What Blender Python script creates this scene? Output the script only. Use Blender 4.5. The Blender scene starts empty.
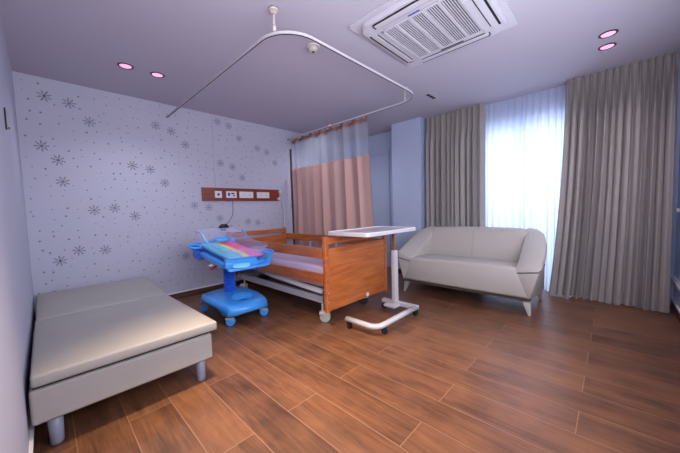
import bpy, bmesh, math, random
from mathutils import Vector, Matrix, noise
from mathutils.geometry import tessellate_polygon
random.seed(7)
COL = bpy.context.scene.collection
PI = math.pi

# ------------------------------------------------------------------ materials
def lin(h):
    h = h.lstrip('#'); o = []
    for i in (0, 2, 4):
        c = int(h[i:i+2], 16)/255
        o.append(c/12.92 if c <= .04045 else ((c+.055)/1.055)**2.4)
    return (*o, 1)

def mat(name, col, rough=.5, metal=0, var=.06, scale=8, bump=0, bscale=60, spec=.5, coat=0, trans=0, alpha=1, sub=0, stretch=(1, 1, 1), emit=None, estr=0):
    m = bpy.data.materials.new(name); m.use_nodes = True
    nt = m.node_tree; N = nt.nodes; L = nt.links
    b = N['Principled BSDF']
    tc = N.new('ShaderNodeTexCoord'); mp = N.new('ShaderNodeMapping'); mp.inputs['Scale'].default_value = stretch
    L.new(tc.outputs['Object'], mp.inputs['Vector'])
    nz = N.new('ShaderNodeTexNoise'); nz.inputs['Scale'].default_value = scale; nz.inputs['Detail'].default_value = 5
    L.new(mp.outputs[0], nz.inputs['Vector'])
    mx = N.new('ShaderNodeMix'); mx.data_type = 'RGBA'
    c = lin(col)
    mx.inputs['A'].default_value = (*[v*(1-var) for v in c[:3]], 1)
    mx.inputs['B'].default_value = (*[min(1, v*(1+var)) for v in c[:3]], 1)
    L.new(nz.outputs['Fac'], mx.inputs['Factor'])
    L.new(mx.outputs['Result'], b.inputs['Base Color'])
    b.inputs['Roughness'].default_value = rough; b.inputs['Metallic'].default_value = metal
    b.inputs['Specular IOR Level'].default_value = spec
    b.inputs['Coat Weight'].default_value = coat
    b.inputs['Transmission Weight'].default_value = trans
    b.inputs['Alpha'].default_value = alpha
    if emit:
        b.inputs['Emission Color'].default_value = lin(emit); b.inputs['Emission Strength'].default_value = estr
    if bump:
        n2 = N.new('ShaderNodeTexNoise'); n2.inputs['Scale'].default_value = bscale; n2.inputs['Detail'].default_value = 3
        L.new(mp.outputs[0], n2.inputs['Vector'])
        bp = N.new('ShaderNodeBump'); bp.inputs['Strength'].default_value = bump; bp.inputs['Distance'].default_value = .004
        L.new(n2.outputs['Fac'], bp.inputs['Height']); L.new(bp.outputs[0], b.inputs['Normal'])
    return m

def wood(name, c1, c2, rough=.35, axis=0, coat=.25, k=1.0):
    m = bpy.data.materials.new(name); m.use_nodes = True
    nt = m.node_tree; N = nt.nodes; L = nt.links; b = N['Principled BSDF']
    tc = N.new('ShaderNodeTexCoord'); mp = N.new('ShaderNodeMapping')
    s = [14*k]*3; s[axis] = 1.3*k
    mp.inputs['Scale'].default_value = s
    L.new(tc.outputs['Object'], mp.inputs['Vector'])
    nz = N.new('ShaderNodeTexNoise'); nz.inputs['Scale'].default_value = 2.2; nz.inputs['Detail'].default_value = 7
    nz.inputs['Distortion'].default_value = .6
    L.new(mp.outputs[0], nz.inputs['Vector'])
    cr = N.new('ShaderNodeValToRGB')
    cr.color_ramp.elements[0].position = .32; cr.color_ramp.elements[0].color = lin(c2)
    cr.color_ramp.elements[1].position = .68; cr.color_ramp.elements[1].color = lin(c1)
    L.new(nz.outputs['Fac'], cr.inputs[0]); L.new(cr.outputs[0], b.inputs['Base Color'])
    b.inputs['Roughness'].default_value = rough; b.inputs['Coat Weight'].default_value = coat; b.inputs['Coat Roughness'].default_value = .2
    return m

def floor_mat():
    m = bpy.data.materials.new('wood_look_floor'); m.use_nodes = True
    nt = m.node_tree; N = nt.nodes; L = nt.links; b = N['Principled BSDF']
    tc = N.new('ShaderNodeTexCoord'); sp = N.new('ShaderNodeSeparateXYZ'); L.new(tc.outputs['Object'], sp.inputs[0])
    def M(op, a, c):
        n = N.new('ShaderNodeMath'); n.operation = op
        for i, v in enumerate((a, c)):
            if isinstance(v, (int, float)): n.inputs[i].default_value = v
            else: L.new(v, n.inputs[i])
        return n.outputs[0]
    u = M('ADD', sp.outputs['Y'], 11.8-.11); v = M('ADD', sp.outputs['X'], 4.18-1.09)
    cb = N.new('ShaderNodeCombineXYZ'); L.new(u, cb.inputs[0]); L.new(v, cb.inputs[1])
    br = N.new('ShaderNodeTexBrick'); L.new(cb.outputs[0], br.inputs['Vector'])
    br.offset = .5; br.offset_frequency = 2; br.squash = 1
    br.inputs['Scale'].default_value = 1; br.inputs['Mortar Size'].default_value = .0017; br.inputs['Mortar Smooth'].default_value = .1
    br.inputs['Brick Width'].default_value = 1.18; br.inputs['Row Height'].default_value = .209; br.inputs['Bias'].default_value = 0
    br.inputs['Color1'].default_value = (0, 0, 0, 1); br.inputs['Color2'].default_value = (1, 1, 1, 1); br.inputs['Mortar'].default_value = (.5, .5, .5, 1)
    # grain coordinates: shifted per plank
    sc = N.new('ShaderNodeSeparateColor'); L.new(br.outputs['Color'], sc.inputs[0])
    sh = M('MULTIPLY', sc.outputs[0], 37.0)
    c2 = N.new('ShaderNodeCombineXYZ'); L.new(M('MULTIPLY', u, 1.6), c2.inputs[0]); L.new(M('MULTIPLY', v, 15.0), c2.inputs[1]); L.new(sh, c2.inputs[2])
    nz = N.new('ShaderNodeTexNoise'); nz.inputs['Scale'].default_value = 1.4; nz.inputs['Detail'].default_value = 8; nz.inputs['Roughness'].default_value = .62; nz.inputs['Distortion'].default_value = .8
    L.new(c2.outputs[0], nz.inputs['Vector'])
    c3 = N.new('ShaderNodeCombineXYZ'); L.new(M('MULTIPLY', u, 5), c3.inputs[0]); L.new(M('MULTIPLY', v, 90.0), c3.inputs[1]); L.new(sh, c3.inputs[2])
    n2 = N.new('ShaderNodeTexNoise'); n2.inputs['Scale'].default_value = 1.0; n2.inputs['Detail'].default_value = 4
    L.new(c3.outputs[0], n2.inputs['Vector'])
    n3 = N.new('ShaderNodeTexNoise'); n3.inputs['Scale'].default_value = 5; n3.inputs['Detail'].default_value = 4
    L.new(tc.outputs['Object'], n3.inputs['Vector'])
    f = M('ADD', M('MULTIPLY', nz.outputs['Fac'], .62), M('MULTIPLY', n2.outputs['Fac'], .30))
    f = M('ADD', f, M('MULTIPLY', M('SUBTRACT', sc.outputs[0], .5), .16))
    f = M('ADD', f, M('MULTIPLY', M('SUBTRACT', n3.outputs['Fac'], .5), .35))
    cr = N.new('ShaderNodeValToRGB'); e = cr.color_ramp.elements
    e[0].position = .24; e[0].color = lin('452c20'); e[1].position = .74; e[1].color = lin('8b5c3c')
    k = e.new(.47); k.color = lin('6e4832')
    L.new(f, cr.inputs[0])
    mx = N.new('ShaderNodeMix'); mx.data_type = 'RGBA'; L.new(br.outputs['Fac'], mx.inputs['Factor'])
    L.new(cr.outputs[0], mx.inputs['A']); mx.inputs['B'].default_value = lin('957058')
    L.new(mx.outputs['Result'], b.inputs['Base Color'])
    L.new(M('ADD', M('MULTIPLY', n2.outputs['Fac'], .16), .30), b.inputs['Roughness'])
    bp = N.new('ShaderNodeBump'); bp.inputs['Strength'].default_value = .35; bp.inputs['Distance'].default_value = .002
    L.new(M('SUBTRACT', f, br.outputs['Fac']), bp.inputs['Height']); L.new(bp.outputs[0], b.inputs['Normal'])
    b.inputs['Specular IOR Level'].default_value = .5
    return m

def cloth_mat(name, col, transl=.0, transp=.0, rough=.8, var=.05, weave=300, sheen=0):
    m = bpy.data.materials.new(name); m.use_nodes = True
    nt = m.node_tree; N = nt.nodes; L = nt.links; b = N['Principled BSDF']; out = N['Material Output']
    tc = N.new('ShaderNodeTexCoord'); nz = N.new('ShaderNodeTexNoise'); nz.inputs['Scale'].default_value = weave
    L.new(tc.outputs['Object'], nz.inputs['Vector'])
    c = lin(col); mx = N.new('ShaderNodeMix'); mx.data_type = 'RGBA'; L.new(nz.outputs['Fac'], mx.inputs['Factor'])
    mx.inputs['A'].default_value = (*[v*(1-var) for v in c[:3]], 1); mx.inputs['B'].default_value = (*[min(1, v*(1+var)) for v in c[:3]], 1)
    L.new(mx.outputs['Result'], b.inputs['Base Color']); b.inputs['Roughness'].default_value = rough
    b.inputs['Specular IOR Level'].default_value = .25; b.inputs['Sheen Weight'].default_value = sheen
    last = b.outputs[0]
    if transl:
        t = N.new('ShaderNodeBsdfTranslucent'); L.new(mx.outputs['Result'], t.inputs['Color'])
        s = N.new('ShaderNodeMixShader'); s.inputs[0].default_value = transl; L.new(last, s.inputs[1]); L.new(t.outputs[0], s.inputs[2]); last = s.outputs[0]
    if transp:
        t = N.new('ShaderNodeBsdfTransparent')
        s = N.new('ShaderNodeMixShader'); s.inputs[0].default_value = transp; L.new(last, s.inputs[1]); L.new(t.outputs[0], s.inputs[2]); last = s.outputs[0]
    L.new(last, out.inputs['Surface'])
    return m

def clear_mat(name, tint, mixf=.75, rough=.08):
    m = bpy.data.materials.new(name); m.use_nodes = True
    nt = m.node_tree; N = nt.nodes; L = nt.links; b = N['Principled BSDF']; out = N['Material Output']
    nz = N.new('ShaderNodeTexNoise'); nz.inputs['Scale'].default_value = 3
    mx = N.new('ShaderNodeMix'); mx.data_type = 'RGBA'; L.new(nz.outputs['Fac'], mx.inputs['Factor'])
    mx.inputs['A'].default_value = lin(tint); mx.inputs['B'].default_value = lin(tint)
    L.new(mx.outputs['Result'], b.inputs['Base Color']); b.inputs['Roughness'].default_value = rough
    t = N.new('ShaderNodeBsdfTransparent'); t.inputs['Color'].default_value = (.97, .97, 1, 1)
    s = N.new('ShaderNodeMixShader'); s.inputs[0].default_value = mixf
    L.new(b.outputs[0], s.inputs[1]); L.new(t.outputs[0], s.inputs[2]); L.new(s.outputs[0], out.inputs['Surface'])
    return m

M = {}
M['ceiling'] = mat('ceiling_paint', 'b9b3c3', .85, var=.015, scale=2)
M['wallpaper'] = mat('wallpaper_paper', 'b6b4c6', .7, var=.02, scale=3, bump=.05, bscale=120)
M['flake'] = mat('wallpaper_print', '7b7a8c', .6)
M['wall'] = mat('wall_paint_pale_blue', 'b3b4c8', .6, var=.02, scale=2)
M['wall_blue'] = mat('wall_paint_blue', 'adb9d6', .55, var=.02, scale=2)
M['floor'] = floor_mat()
M['base'] = wood('baseboard_wood', '5d3a2e', '3d241d', .4, 0)
M['cap'] = mat('baseboard_cap_white', 'd8d4d6', .5)
M['daybed'] = mat('daybed_leatherette', '9d9793', .62, var=.05, scale=5, bump=.25, bscale=90)
M['dark'] = mat('dark_gap', '141116', .8)
M['leg'] = mat('grey_lacquered_leg', '85899a', .35)
M['bedwood'] = wood('orange_bed_wood', 'c4723a', '9e5228', .3, 0, .3)
M['bedwood_y'] = wood('orange_bed_wood_rail', 'be6d38', '985025', .3, 1, .3)
M['panelwood'] = wood('dark_red_wood', '83331d', '6a2413', .35, 0, .3)
M['whitem'] = mat('white_enamel_metal', 'c0bec2', .3, metal=0, var=.03)
M['greym'] = mat('dark_steel', '3a3a40', .4, .7)
M['chrome'] = mat('chrome', 'b8b4b0', .18, 1, var=.03)
M['satin'] = mat('satin_metal', 'cfcac6', .4, .6, var=.03)
M['sheet'] = mat('lilac_mattress_cover', 'cdb4cf', .65, var=.06, scale=4, bump=.3, bscale=25)
M['rubber'] = mat('black_rubber', '17171a', .5)
M['wheelgrey'] = mat('grey_wheel', '9c9fa0', .4)
M['blue'] = mat('bright_blue_plastic', '3f9cf0', .3, var=.04, scale=4, spec=.5, coat=.2)
M['blue2'] = mat('deep_blue_plastic', '2a63d6', .35, var=.05)
M['blue3'] = mat('basin_blue_plastic', '1c50c0', .4)
M['cyan'] = mat('pale_cyan_plastic', '77d5ee', .3)
M['red'] = mat('red_plastic', 'd0202c', .35)
M['beige_hub'] = mat('beige_caster_bracket', 'b5a98c', .4)
M['leather'] = mat('warm_grey_leather', 'b0aaa4', .42, var=.04, scale=4, bump=.2, bscale=110, spec=.5)
M['seam'] = mat('dark_seam_leather', '5e5856', .5)
M['drape'] = cloth_mat('taupe_drape_cloth', '9d9694', .06, 0, .6, .08, 220, .1)
M['sheer'] = cloth_mat('white_sheer_cloth', 'dfe6f4', .6, .05, .8, .05, 200)
M['pinkcloth'] = cloth_mat('rose_privacy_cloth', 'd9b0a6', .35, 0, .8, .06, 150)
M['mesh'] = cloth_mat('white_privacy_mesh', 'dde3f2', .4, .68, .8, .05, 300)
M['hem'] = cloth_mat('brown_header_tape', '8f6a60', .1, 0, .8, .08, 150)
M['plate'] = mat('white_socket_plastic', 'd5d2d8', .3)
M['acwhite'] = mat('white_unit_plastic', 'c2bec9', .4, var=.02)
M['acbeige'] = mat('offwhite_plastic', 'c8c0b8', .4)
M['track'] = mat('track_aluminium', 'c8c3cc', .45, 0)
M['bluetext'] = mat('blue_print', '3a44a8', .5)
M['lamp'] = mat('pink_lamp_lens', 'f0c8dc', .5, emit='ff9fcc', estr=.9)
M['grille'] = mat('dark_louvre', '3e3b45', .6)
M['glass'] = clear_mat('window_glass', 'd5e5f5', .9)
M['tub'] = clear_mat('clear_acrylic', 'c8c8f0', .74, .35)
M['winframe'] = mat('white_window_frame', 'd0d4dc', .4)

def stripe_mat():
    m = bpy.data.materials.new('striped_mattress_cover'); m.use_nodes = True
    nt = m.node_tree; N = nt.nodes; L = nt.links; b = N['Principled BSDF']
    tc = N.new('ShaderNodeTexCoord'); sp = N.new('ShaderNodeSeparateXYZ'); L.new(tc.outputs['Generated'], sp.inputs[0])
    cr = N.new('ShaderNodeValToRGB'); cr.color_ramp.interpolation = 'CONSTANT'; e = cr.color_ramp.elements
    e[0].position = 0; e[0].color = lin('62cdee'); e[1].position = .40; e[1].color = lin('f2e07e')
    k = e.new(.56); k.color = lin('f36aa4')
    k = e.new(.93); k.color = lin('9a5ad0')
    L.new(sp.outputs[0], cr.inputs[0]); L.new(cr.outputs[0], b.inputs['Base Color']); b.inputs['Roughness'].default_value = .45
    return m
M['stripes'] = stripe_mat()

# ------------------------------------------------------------------ mesh helpers
class MB:
    def __init__(s): s.bm = bmesh.new(); s.mi = 0
    def _f(s, vs):
        try:
            f = s.bm.faces.new(vs); f.material_index = s.mi; return f
        except ValueError: return None
    def box(s, c, d, rot=None):
        c = Vector(c); v = []
        for x in (-.5, .5):
            for y in (-.5, .5):
                for z in (-.5, .5):
                    p = Vector((x*d[0], y*d[1], z*d[2]))
                    if rot: p = rot @ p
                    v.append(s.bm.verts.new(c+p))
        for q in ((0,1,3,2),(4,6,7,5),(0,4,5,1),(2,3,7,6),(0,2,6,4),(1,5,7,3)): s._f([v[i] for i in q])
        return s
    def span(s, a, b):
        return s.box([(a[i]+b[i])/2 for i in range(3)], [abs(b[i]-a[i]) for i in range(3)])
    def loft(s, rings, closed=True, caps=True):
        R = [[s.bm.verts.new(p) for p in r] for r in rings]
        n = len(R[0])
        for i in range(len(R)-1):
            for j in range(n if closed else n-1):
                k = (j+1) % n
                s._f((R[i][j], R[i][k], R[i+1][k], R[i+1][j]))
        if caps and closed:
            s._f(list(reversed(R[0]))); s._f(R[-1])
        return s
    def tube(s, path, r, seg=12, closed=False, caps=True, flat=None):
        P = [Vector(p) for p in path]; n = len(P); rings = []; up = None
        for i in range(n):
            if closed: t = (P[(i+1) % n]-P[i-1]).normalized()
            else: t = (P[min(i+1, n-1)]-P[max(i-1, 0)]).normalized()
            if up is None:
                a = Vector((0, 0, 1)) if abs(t.z) < .9 else Vector((1, 0, 0))
                up = (a - t*a.dot(t)).normalized()
            else:
                up = (up - t*up.dot(t)).normalized()
            sd = t.cross(up); rr = r[i] if isinstance(r, (list, tuple)) else r
            ra, rb = (rr, rr) if not flat else flat
            if flat == None or len(flat) == 2:
                rings.append([P[i]+sd*math.cos(2*PI*k/seg)*ra+up*math.sin(2*PI*k/seg)*rb for k in range(seg)])
        if closed: rings.append(rings[0]); 
        if closed:
            R = [[s.bm.verts.new(p) for p in rg] for rg in rings[:-1]]
            for i in range(n):
                for j in range(seg):
                    k = (j+1) % seg; a = R[i]; b = R[(i+1) % n]
                    s._f((a[j], a[k], b[k], b[j]))
        else: s.loft(rings, True, caps)
        return s
    def cyl(s, a, b, r, r2=None, seg=20):
        return s.tube([a, b], [r, r if r2 is None else r2], seg)
    def lathe(s, prof, c, axis='z', seg=28, caps=True):
        c = Vector(c); rings = []
        for r, h in prof:
            rg = []
            for k in range(seg):
                a = 2*PI*k/seg; x, y = r*math.cos(a), r*math.sin(a)
                rg.append(c+(Vector((x, y, h)) if axis == 'z' else Vector((h, x, y)) if axis == 'x' else Vector((x, h, y))))
            rings.append(rg)
        return s.loft(rings, True, caps)
    def prism(s, poly, f0, f1, holes=()):
        """poly: 2-D points; f0,f1 map a 2-D point to the near / far 3-D point"""
        loops = [poly]+list(holes)
        pts = [p for l in loops for p in l]
        tris = tessellate_polygon([[Vector((p[0], p[1], 0)) for p in l] for l in loops])
        A = [s.bm.verts.new(f0(*p)) for p in pts]; B = [s.bm.verts.new(f1(*p)) for p in pts]
        for t in tris:
            s._f([A[i] for i in t]); s._f([B[i] for i in reversed(t)])
        o = 0
        for l in loops:
            n = len(l)
            for i in range(n):
                j = (i+1) % n
                s._f((A[o+i], A[o+j], B[o+j], B[o+i]))
            o += n
        return s
    def xf(s, mtx): s.bm.transform(mtx); return s
    def build(s, name, m, parent=None, bevel=0, smooth=False, seg=2, sub=0, solid=0, ang=35):
        bm = s.bm
        bmesh.ops.recalc_face_normals(bm, faces=bm.faces)
        me = bpy.data.meshes.new(name); 
        if parent is not None:
            off = wloc(parent); bm.transform(Matrix.Translation(-off))
        else:
            off = None
        bm.to_mesh(me); bm.free()
        for x in (m if isinstance(m, (list, tuple)) else [m]): me.materials.append(x)
        o = bpy.data.objects.new(name, me); COL.objects.link(o)
        if parent is not None: o.parent = parent
        if solid:
            d = o.modifiers.new('solid', 'SOLIDIFY'); d.thickness = solid; d.offset = 0
        if bevel:
            d = o.modifiers.new('bevel', 'BEVEL'); d.width = bevel; d.segments = seg; d.limit_method = 'ANGLE'; d.angle_limit = math.radians(ang)
        if sub:
            d = o.modifiers.new('sub', 'SUBSURF'); d.levels = sub; d.render_levels = sub
        if smooth or sub or bevel:
            for p in me.polygons: p.use_smooth = True
            if not smooth and not sub and bevel:
                d = o.modifiers.new('wn', 'WEIGHTED_NORMAL'); d.keep_sharp = True
        return o

def wloc(o):
    v = Vector((0, 0, 0))
    while o is not None: v += o.location; o = o.parent
    return v
def tag(o, label, cat, group=None):
    o['label'] = label; o['category'] = cat
    if group: o['group'] = group
    return o
def thing(name, label, cat, loc, group=None):
    o = bpy.data.objects.new(name, None); COL.objects.link(o); o.location = loc; o.empty_display_size = .1
    return tag(o, label, cat, group)
def struct(o): o['kind'] = 'structure'; return o
def setorigin(o, loc):
    """move a top-level mesh's origin to loc, keeping the shape in place"""
    loc = Vector(loc); o.data.transform(Matrix.Translation(-loc)); o.location = loc; return o
def smooth_angle(o):
    for p in o.data.polygons: p.use_smooth = True
def dup_tree(src, loc, label=None):
    c = src.copy(); COL.objects.link(c); c.location = loc
    if label: c['label'] = label
    for ch in list(src.children):
        d = ch.copy(); COL.objects.link(d); d.parent = c
        for g in list(ch.children):
            e = g.copy(); COL.objects.link(e); e.parent = d
    return c
def rrect(x0, x1, y0, y1, r, n=6):
    P = []
    for cx, cy, a0 in ((x1-r, y1-r, 0), (x0+r, y1-r, PI/2), (x0+r, y0+r, PI), (x1-r, y0+r, 1.5*PI)):
        for k in range(n+1):
            a = a0+PI/2*k/n; P.append((cx+r*math.cos(a), cy+r*math.sin(a)))
    return P

# ------------------------------------------------------------------ room
XL, XF, YB, YR, ZC = -.11, 4.52, 4.14, -.475, 2.52
XC = 4.18                                    # face of the column
struct(MB().span((XL-.1, YR-.1, -.06), (XF+.3, YB+.1, 0)).build('floor', M['floor']))
struct(MB().span((XL-.1, YR-.1, ZC), (XF+.3, YB+.1, ZC+.1)).build('ceiling', M['ceiling']))
struct(MB().span((XL-.1, YR-.1, 0), (XL, YB+.1, ZC)).build('wall_left', M['wall']))
struct(MB().span((XL, YR-.1, 0), (XF, YR, ZC)).build('wall_right', M['wall_blue']))

# wallpaper wall with its printed snowflakes
w = MB(); w.span((XL, YB, 0), (XF, YB+.1, ZC)); w.mi = 1
def flake(x, z, r, rot=0):
    y = YB-.0008
    def quad(p, q, wd):
        d = Vector((q[0]-p[0], q[1]-p[1])).normalized(); n = Vector((-d.y, d.x))*wd/2
        vs = [w.bm.verts.new((a, y, b)) for a, b in ((p[0]+n.x, p[1]+n.y), (q[0]+n.x, q[1]+n.y), (q[0]-n.x, q[1]-n.y), (p[0]-n.x, p[1]-n.y))]
        w._f(vs)
    def dot(cx, cz, rr):
        w._f([w.bm.verts.new((cx+rr*math.cos(k*PI/3), y, cz+rr*math.sin(k*PI/3))) for k in range(6)])
    if r < .025:
        for k in range(2):
            a = rot+k*PI/2
            quad((x-r*math.cos(a), z-r*math.sin(a)), (x+r*math.cos(a), z+r*math.sin(a)), r*.75)
        return
    dot(x, z, r*.18)
    for k in range(8):
        a = rot+k*PI/4; ca, sa = math.cos(a), math.sin(a)
        quad((x, z), (x+ca*r*.82, z+sa*r*.82), r*.10)
        dot(x+ca*r*.88, z+sa*r*.88, r*.13)
        for sg in (-1, 1):
            b = a+sg*.6
            quad((x+ca*r*.45, z+sa*r*.45), (x+ca*r*.45+math.cos(b)*r*.24, z+sa*r*.45+math.sin(b)*r*.24), r*.08)
BIG = [(.09,2.34),(.27,2.31),(.42,2.15),(.04,1.84),(.15,1.71),(.17,1.49),(1.05,2.23),(1.22,2.19),(1.38,2.04),(.78,1.71),(.96,1.68),(1.11,1.52),(.58,1.21),(.40,1.19),(.77,1.11),
       (.47,.74),(.25,.76),(.10,.67),(1.83,2.43),(1.99,2.40),(2.15,2.24),(2.45,2.13),(2.62,2.09),(2.77,1.93),(1.84,1.84),(2.02,1.80),(2.17,1.65),(1.64,1.20),(1.79,1.04),(2.23,.97),(1.45,1.23),(2.40,.94),
       (3.2,2.35),(3.4,2.3),(3.1,1.2),(3.3,1.1),(3.6,1.7),(2.9,.5),(1.3,.55),(1.5,.5),(3.9,2.1),(3.75,.9)]
for x, z in BIG: flake(x, z, .055, random.random())
nx = int((XF-XL)/.105); nz_ = int(ZC/.105)
for i in range(nx):
    for j in range(nz_):
        x = XL+.06+i*.105+random.uniform(-.035, .035); z = .06+j*.105+random.uniform(-.035, .035)
        if z > ZC-.02 or any((x-a)**2+(z-b)**2 < .085**2 for a, b in BIG): continue
        flake(x, z, random.choice((.006, .008, .010)), random.random()*PI)
struct(w.build('wall_back', [M['wallpaper'], M['flake']]))

# far wall: window opening Y .28..1.72, full height to 2.12 ; door recess further left
WY0, WY1, WZ = .30, 1.62, 2.16
f = MB()
f.span((XF, YR, 0), (XF+.25, WY0, ZC)); f.span((XF, WY1, 0), (XF+.25, YB, ZC)); f.span((XF, WY0, WZ), (XF+.25, WY1, ZC))
f.span((XF, WY0, 0), (XF+.25, WY1, .05))
struct(f.build('wall_far', M['wall_blue']))
struct(MB().span((XC, 2.21, 0), (XF-.001, 2.74, ZC)).build('wall_column', M['wall_blue']))
# window
fr = MB(); x0 = XF+.12
for a, b in (((x0, WY0, .05), (x0+.06, WY0+.05, WZ)), ((x0, WY1-.05, .05), (x0+.06, WY1, WZ)), ((x0, WY0, .05), (x0+.06, WY1, .1)), ((x0, WY0, WZ-.05), (x0+.06, WY1, WZ)), ((x0, .92, .05), (x0+.06, .98, WZ)), ((x0, WY0, .86), (x0+.06, WY1, .91))):
    fr.span(a, b)
wf = struct(fr.build('window_1', M['winframe'], bevel=.004))
g = MB().span((x0+.025, WY0+.02, .07), (x0+.031, WY1-.02, WZ-.02)).build('pane', M['glass'], wf)
# door in the far wall beyond the bed
dr = MB().span((XF-.02, 3.02, 0), (XF-.001, 3.10, 2.2)); dr.span((XF-.02, 3.82, 0), (XF-.001, 3.90, 2.2)); dr.span((XF-.02, 3.10, 2.12), (XF-.001, 3.82, 2.2))
dr.span((XF-.008, 3.101, 0), (XF-.001, 3.819, 2.119))
do = struct(dr.build('door_1', M['wall_blue']))

def skirting(name, a, b, th, axis):
    # a,b plan points along the wall, th = direction vector of thickness
    o = MB(); o.span((min(a[0], b[0]), min(a[1], b[1]), 0), (max(a[0], b[0])+(th[0] if th[0] > 0 else 0), max(a[1], b[1])+(th[1] if th[1] > 0 else 0), .075))
    return o
def board(name, p0, p1):
    o = MB(); o.span((p0[0], p0[1], .001), (p1[0], p1[1], .078)); o.mi = 1
    o.span((p0[0], p0[1], .078), (p1[0], p1[1], .09)); return struct(o.build(name, [M['base'], M['cap']]))
board('baseboard_back', (XL, YB-.016), (XF, YB-.0005))
board('baseboard_left', (XL+.0005, YR), (XL+.014, YB-.017))
board('baseboard_right', (XL+.015, YR+.0005), (XF, YR+.018))
board('baseboard_far', (XF-.016, 2.75), (XF-.0005, 3.01))
board('baseboard_column', (XC-.014, 2.20), (XC-.0005, 2.75))
# white rail moulding on the right wall
t1 = MB().span((XL+.02, YR+.0005, .27), (XF, YR+.022, .31)); t1.span((XL+.02, YR+.0005, .31), (XF, YR+.012, .33))
struct(t1.build('trim_1', M['cap'], bevel=.004))
# conduit strip running up the wallpaper from the socket panel
struct(MB().span((1.745, YB-.008, 1.49), (1.765, YB-.001, ZC-.001)).build('trim_2', M['wallpaper'], bevel=.002))
# narrow dark strip standing in for the edge hem of the bed curtain
struct(MB().span((3.085, YB-.02, .09), (3.115, YB-.001, 2.2)).build('curtain_edge_strip', M['base'], bevel=.003))

# ------------------------------------------------------------------ folding daybed
db = thing('daybed', 'low beige-grey folding daybed opened flat against the left wall', 'daybed', (.33, 3.0, 0))
def slab(pts, z0f, th, name, m, par, bev, nx=18, ny=26, crown=.012):
    """pts: 4 plan corners (x0y0, x1y0, x1y1, x0y1), top height z0f(s,t)"""
    o = MB(); top = {}; bot = {}
    for i in range(nx+1):
        for j in range(ny+1):
            s_, t_ = i/nx, j/ny
            a = Vector(pts[0]).lerp(Vector(pts[1]), s_); b = Vector(pts[3]).lerp(Vector(pts[2]), s_); p = a.lerp(b, t_)
            e = min(1, min(s_, 1-s_)*nx/2.2)*min(1, min(t_, 1-t_)*ny/2.2)
            wv = noise.noise(Vector((p.x*3.1, p.y*2.3, 1.7)))*.006
            zt = z0f(s_, t_)+crown*e+wv*e
            top[i, j] = o.bm.verts.new((p.x, p.y, zt)); bot[i, j] = o.bm.verts.new((p.x, p.y, z0f(s_, t_)-th))
    for i in range(nx):
        for j in range(ny):
            o._f((top[i, j], top[i+1, j], top[i+1, j+1], top[i, j+1])); o._f((bot[i, j], bot[i, j+1], bot[i+1, j+1], bot[i+1, j]))
    for i in range(nx):
        o._f((top[i, 0], bot[i, 0], bot[i+1, 0], top[i+1, 0])); o._f((top[i, ny], top[i+1, ny], bot[i+1, ny], bot[i, ny]))
    for j in range(ny):
        o._f((top[0, j], top[0, j+1], bot[0, j+1], bot[0, j])); o._f((top[nx, j], bot[nx, j], bot[nx, j+1], top[nx, j+1]))
    return o.build(name, m, par, bevel=bev, seg=3, smooth=True, ang=50)
slab([(-.088, 1.905), (.765, 1.905), (.765, 3.04), (-.088, 3.04)], lambda s, t: .395-.025*t, .058, 'front_cushion', M['daybed'], db, .012)
slab([(-.085, 3.055), (.775, 3.055), (.825, 4.07), (-.085, 4.07)], lambda s, t: .368+.006*t, .08, 'back_cushion', M['daybed'], db, .012)
MB().span((-.098, 1.925, .148), (.735, 3.03, .318)).build('base', M['daybed'], db, bevel=.014, seg=3)
MB().span((-.078, 3.05, .16), (.72, 4.05, .285)).build('rear_base', M['daybed'], db, bevel=.012, seg=3)
MB().span((-.085, 1.945, .318), (.72, 3.02, .338)).build('hinge_gap', M['dark'], db)
for x, y in ((-.02, 1.985), (.672, 1.985), (-.02, 2.94), (.672, 2.94), (.66, 3.95), (-.02, 3.95)):
    MB().lathe([(.023, 0), (.026, .006), (.031, .17)], (x, y, 0)).build('leg', M['leg'], db, smooth=True)
MB().cyl((-.09, 3.045, .30), (-.075, 3.045, .30), .02).build('hinge', M['greym'], db)

# ------------------------------------------------------------------ hospital bed
BX0, BX1, BY0, BY1 = 1.80, 2.80, 1.95, 3.95
bed = thing('hospital_bed', 'hospital bed with orange wooden end boards and side rails, lilac mattress', 'bed', (2.3, 2.95, 0))
def endboard(name, y, top, zb):
    root = MB()
    root.span((BX0+.045, y-.012, zb+.01), (BX1-.045, y+.012, top-.115))
    e = root.build(name, M['bedwood'], bed, bevel=.003)
    for s_ in (0, 1):
        xa = BX0+.045*0 if not s_ else BX1-.05
        MB().span((xa, y-.022, zb), (xa+.05, y+.022, top)).build('post', M['bedwood_y'], e, bevel=.01, seg=3)
    MB().span((BX0+.045, y-.016, top-.075), (BX1-.045, y+.016, top-.012)).build('top_rail', M['bedwood'], e, bevel=.006)
    return e
fb = endboard('footboard', BY0, .865, .135)
MB().lathe([(.0, 0), (.022, 0), (.022, .006), (0, .006)], (2.42, BY0-.019, .175), 'y').build('badge', M['plate'], fb)
sc = MB()
sc.bm.free()
for x in (BX0+.025, BX1-.025):
    for z in (.24, .33): MB().lathe([(0, 0), (.006, 0), (.006, .003), (0, .003)], (x, BY0-.025, z), 'y', 10).build('bolt', M['whitem'], fb)
hb = endboard('headboard', BY1, .845, .20)
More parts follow.
